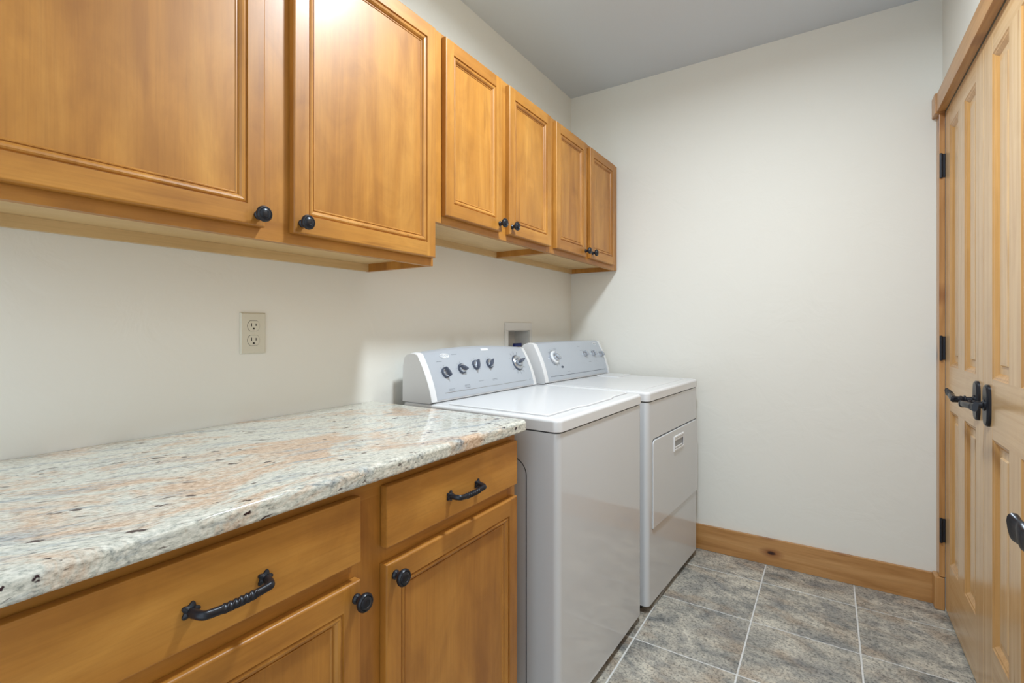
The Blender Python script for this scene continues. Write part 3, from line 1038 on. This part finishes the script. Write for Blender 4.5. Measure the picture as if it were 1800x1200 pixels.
def make_dryer():
    ph = math.radians(3.8)
    r = tag(empty('clothes_dryer', (0.0755, 2.0254, 0), -ph), 'white front loading dryer against the end wall', 'dryer', 'white laundry pair')
    top = machine_shell(r, enamel)
    # raised rim lines on the top deck
    loft('top_panel', [rrect(0.19, MD - 0.055, 0.035, MW - 0.035, 0.02, z) for z in (0.9158, 0.9172)], enamel_top, r, True, 30)
    loft('lint_hatch', [rrect(0.165, 0.30, 0.49, 0.66, 0.012, 0.9168), rrect(0.165, 0.30, 0.49, 0.66, 0.012, 0.921), rrect(0.17, 0.295, 0.495, 0.655, 0.010, 0.923)], enamel_top, r, True, 40)
    # drop-down door: a gap all round, then the slab

    def yz(y0, y1, z0, z1, rt, x):
        pts = []
        for (cy, cz, a0, rr) in ((y1, z1, 0, rt), (y0, z1, PI / 2, rt), (y0, z0, PI, 0.003), (y1, z0, 1.5 * PI, 0.003)):
            sy = -1 if cy == y1 else 1
            sz = -1 if cz == z1 else 1
            for k in range(6):
                a = a0 + PI / 2 * k / 5
                pts.append((x, cy + sy * rr + rr * math.cos(a), cz + sz * rr + rr * math.sin(a)))
        return pts
    F = MD - 0.004
    loft('door_gap', [yz(0.046, 0.676, 0.337, 0.7145, 0.022, F - 0.002), yz(0.046, 0.676, 0.337, 0.7145, 0.022, F + 0.0006)], seam_dark, r, True, None)
    door = loft('door', [yz(0.0485, 0.6735, 0.3400, 0.7100, 0.020, F - 0.002), yz(0.0485, 0.6735, 0.3400, 0.7100, 0.020, F + 0.0035),
                         yz(0.0505, 0.6715, 0.3420, 0.7080, 0.018, F + 0.0055)], enamel, r, True, 40)
    # recessed finger pull in a square bezel
    y0, y1, z0, z1, X = 0.300, 0.440, 0.612, 0.682, F + 0.0055
    hd = ring_frame('door_handle', y0, y1, z0, z1, X, [(0.0, 0.0), (0.002, 0.0045), (0.009, 0.0050), (0.011, 0.0035)], plastic_white, door, 1.0)
    # pull opening: dark hollow above, sloped lip below
    box('handle_hollow', (X + 0.0002, y0 + 0.016, z0 + 0.018), (X + 0.0016, y1 - 0.016, z1 - 0.020), plain('grey_hollow', (0.30, 0.30, 0.31), 0.4), hd)
    box('handle_lip', (X + 0.0002, y0 + 0.014, z1 - 0.021), (X + 0.0042, y1 - 0.014, z1 - 0.012), plastic_white, hd, 0.001, 1)
    box('handle_sill', (X + 0.0002, y0 + 0.020, z0 + 0.013), (X + 0.0036, y1 - 0.020, z0 + 0.021), plastic_white, hd, 0.001, 1)
    con = Console(r, 1.101, 0.004)
    body, pan = con.build()
    t, s = 0.190, 0.62
    m = con.frame(t, s, 0.002)
    dial = lathe('timer_dial', [(0.038, 0), (0.038, 0.003), (0.036, 0.004), (0, 0.004)], knob_steel, pan, m, 36)
    lathe('dial_ring', [(0.032, 0.003), (0.032, 0.008), (0.028, 0.011), (0.021, 0.0112), (0, 0.0112)], panel_light, dial, m, 36)
    lathe('dial_hub', [(0.021, 0.008), (0.020, 0.018), (0.017, 0.022), (0, 0.023)], knob_steel, dial, m, 28)
    m2 = m @ Matrix.Rotation(2.4, 4, 'Z')
    rings = []
    for (z, kx, ky) in ((0.018, 1.3, 0.36), (0.028, 1.2, 0.30), (0.033, 1.0, 0.2)):
        rings.append([(0.021 * kx * math.cos(2 * PI * q / 20), 0.021 * ky * math.sin(2 * PI * q / 20), z) for q in range(20)])
    loft('dial_grip', rings, knob_steel, dial, True, 40, True, m2)
    flat_shape('dial_dark_oval', ellipse(0.012, 0.006, 18), con.frame(0.265, 0.35, 0.0023), panel_print, pan, 0.0003)  # flat dark oval on the panel beside the timer dial
    for t, s in ((0.655, 0.64), (0.795, 0.64), (0.925, 0.60)):
        control_knob(con, pan, t, s, 0.0165, 2.1, False)
    badge(con, pan, 0.895, 0.93, 0.85)
    flat_shape('panel_line', [(-0.29, -0.0009), (0.29, -0.0009), (0.29, 0.0009), (-0.29, 0.0009)], con.frame(0.5, 0.13, 0.0026), panel_print, pan, 0.0004)
    it = [(0.190, 0.62, dial_ticks(0.042, 0.048, 10, 0.2, 1.7 * PI, 0.0007))]
    for t, s, rows in ((0.245, 0.86, 2), (0.155, 0.16, 2), (0.345, 0.21, 1), (0.60, 0.86, 1), (0.70, 0.40, 1), (0.80, 0.40, 1), (0.62, 0.75, 1)):
        it.append((t, s, caption(rows, 0.024)))
    for t, s in ((0.655, 0.64), (0.795, 0.64), (0.925, 0.60)):
        it.append((t, s, dial_ticks(0.020, 0.023, 5, 0.2, PI - 0.2, 0.0007)))
    marks(con, pan, 'printed_markings', it)
    return r


make_washer()
make_dryer()

# ------------------------------------------------------------------ wall outlet
oy, oz = 0.7445, 1.1665
out = tag(empty('wall_outlet', (0.0, oy, oz)), 'ivory double socket outlet on the wall above the countertop', 'outlet')


def yz_ring(y0, y1, z0, z1, x):
    return [(x, y0, z0), (x, y1, z0), (x, y1, z1), (x, y0, z1)]


plate = loft('cover_plate', [yz_ring(-0.0355, 0.0355, -0.057, 0.057, 0.0003), yz_ring(-0.0355, 0.0355, -0.057, 0.057, 0.003), yz_ring(-0.0325, 0.0325, -0.054, 0.054, 0.0062)], ivory, out, True, None)
for dz in (0.0205, -0.0195):
    def sock(r, hh, x):
        pts = []
        for k in range(32):
            a = 2 * PI * k / 32
            pts.append((x, r * math.cos(a), dz + max(-hh, min(hh, r * math.sin(a)))))
        return pts
    loft('socket_gap', [sock(0.0178, 0.0148, 0.0060), sock(0.0178, 0.0148, 0.0064)], slot_dark, plate, True, None)
    so = loft('socket', [sock(0.0170, 0.0140, 0.0060), sock(0.0170, 0.0140, 0.0074)], ivory, plate, True, 30)
    box('blade_slot', (0.0070, -0.0078, dz - 0.0015), (0.0076, -0.0052, dz + 0.0075), slot_dark, so)
    box('blade_slot', (0.0070, 0.0052, dz - 0.0005), (0.0076, 0.0074, dz + 0.0065), slot_dark, so)
    loft('ground_hole', [[(x, 0.0028 * math.cos(a), dz - 0.0082 + (0.0028 * math.sin(a) if math.sin(a) > 0 else -0.0018)) for a in [2 * PI * k / 16 for k in range(16)]] for x in (0.0070, 0.0076)], slot_dark, so, True, None)
lathe('screw', [(0.0030, 0), (0.0030, 0.0008), (0.0022, 0.0013), (0, 0.0014)], ivory, plate, face_x(0.0060, 0, 0.0005), 14)

# ------------------------------------------------------------------ supply box
sb = tag(empty('laundry_supply_box', (0, (SBY0 + SBY1) / 2, SBZ0)), 'white recessed water supply box in the wall behind the machines', 'supply box')
lb('box_rim', (0.0003, SBY0 - 0.024, SBZ1), (0.007, SBY1 + 0.022, SBZ1 + 0.040), box_white, sb, sb, 0.001)
lb('box_rim', (0.0003, SBY0 - 0.024, SBZ0 - 0.03), (0.007, SBY0 + 0.002, SBZ1), box_white, sb, sb, 0.001)
lb('box_rim', (0.0003, SBY1 - 0.002, SBZ0 - 0.03), (0.007, SBY1 + 0.022, SBZ1), box_white, sb, sb, 0.001)
lb('box_rim', (0.0003, SBY0 - 0.024, SBZ0 - 0.03), (0.007, SBY1 + 0.022, SBZ0), box_white, sb, sb, 0.001)
lb('box_back', (-0.095, SBY0, SBZ0), (-0.088, SBY1, SBZ1), box_white, sb, sb, 0)
lb('box_side', (-0.0885, SBY0 + 0.0002, SBZ0), (0.0, SBY0 + 0.004, SBZ1 - 0.0002), box_white, sb, sb, 0)
lb('box_side', (-0.0885, SBY1 - 0.004, SBZ0), (0.0, SBY1 - 0.0002, SBZ1 - 0.0002), box_white, sb, sb, 0)
lb('box_top', (-0.0885, SBY0 + 0.004, SBZ1 - 0.004), (0.0, SBY1 - 0.004, SBZ1 - 0.0004), box_white, sb, sb, 0)
lb('box_floor', (-0.0885, SBY0 + 0.004, SBZ0 + 0.0004), (0.0, SBY1 - 0.004, SBZ0 + 0.004), box_white, sb, sb, 0)
vy = 0.062
val = lathe('valve_body', [(0.010, 0.004), (0.010, 0.05), (0.013, 0.052), (0.013, 0.068), (0.008, 0.070), (0.008, 0.086)], brass, sb, Matrix.Translation((-0.045, vy, 0)), 16)
box('valve_handle', (-0.054, vy - 0.032, 0.083), (-0.036, vy + 0.032, 0.101), valve_blue, val, 0.003)


# ------------------------------------------------------------------ ceiling lamps
def ceiling_lamp(x, y, label):
    r = tag(empty('ceiling_lamp', (x, y, ZC)), label, 'ceiling lamp')
    lathe('trim_ring', [(0.140, -0.0002), (0.145, -0.004), (0.138, -0.010), (0.118, -0.012), (0.116, -0.004), (0.116, -0.0002)], lamp_white, r, None, 40)
    lathe('diffuser', [(0.115, -0.0004), (0.115, -0.006), (0.0, -0.0062)], lamp_glow, r, None, 32)
    ld = bpy.data.lights.new('lamp_light', 'AREA')
    ld.shape = 'DISK'
    ld.size = 0.22
    ld.spread = math.radians(172)
    ld.energy = LAMP_POWER
    ld.color = LAMP_COLOR
    lo = bpy.data.objects.new('lamp_light', ld)
    COL.objects.link(lo)
    lo.parent = r
    lo.location = (0, 0, -0.013)


ceiling_lamp(1.07, 1.27, 'round flush ceiling lamp above the aisle by the washing machine')
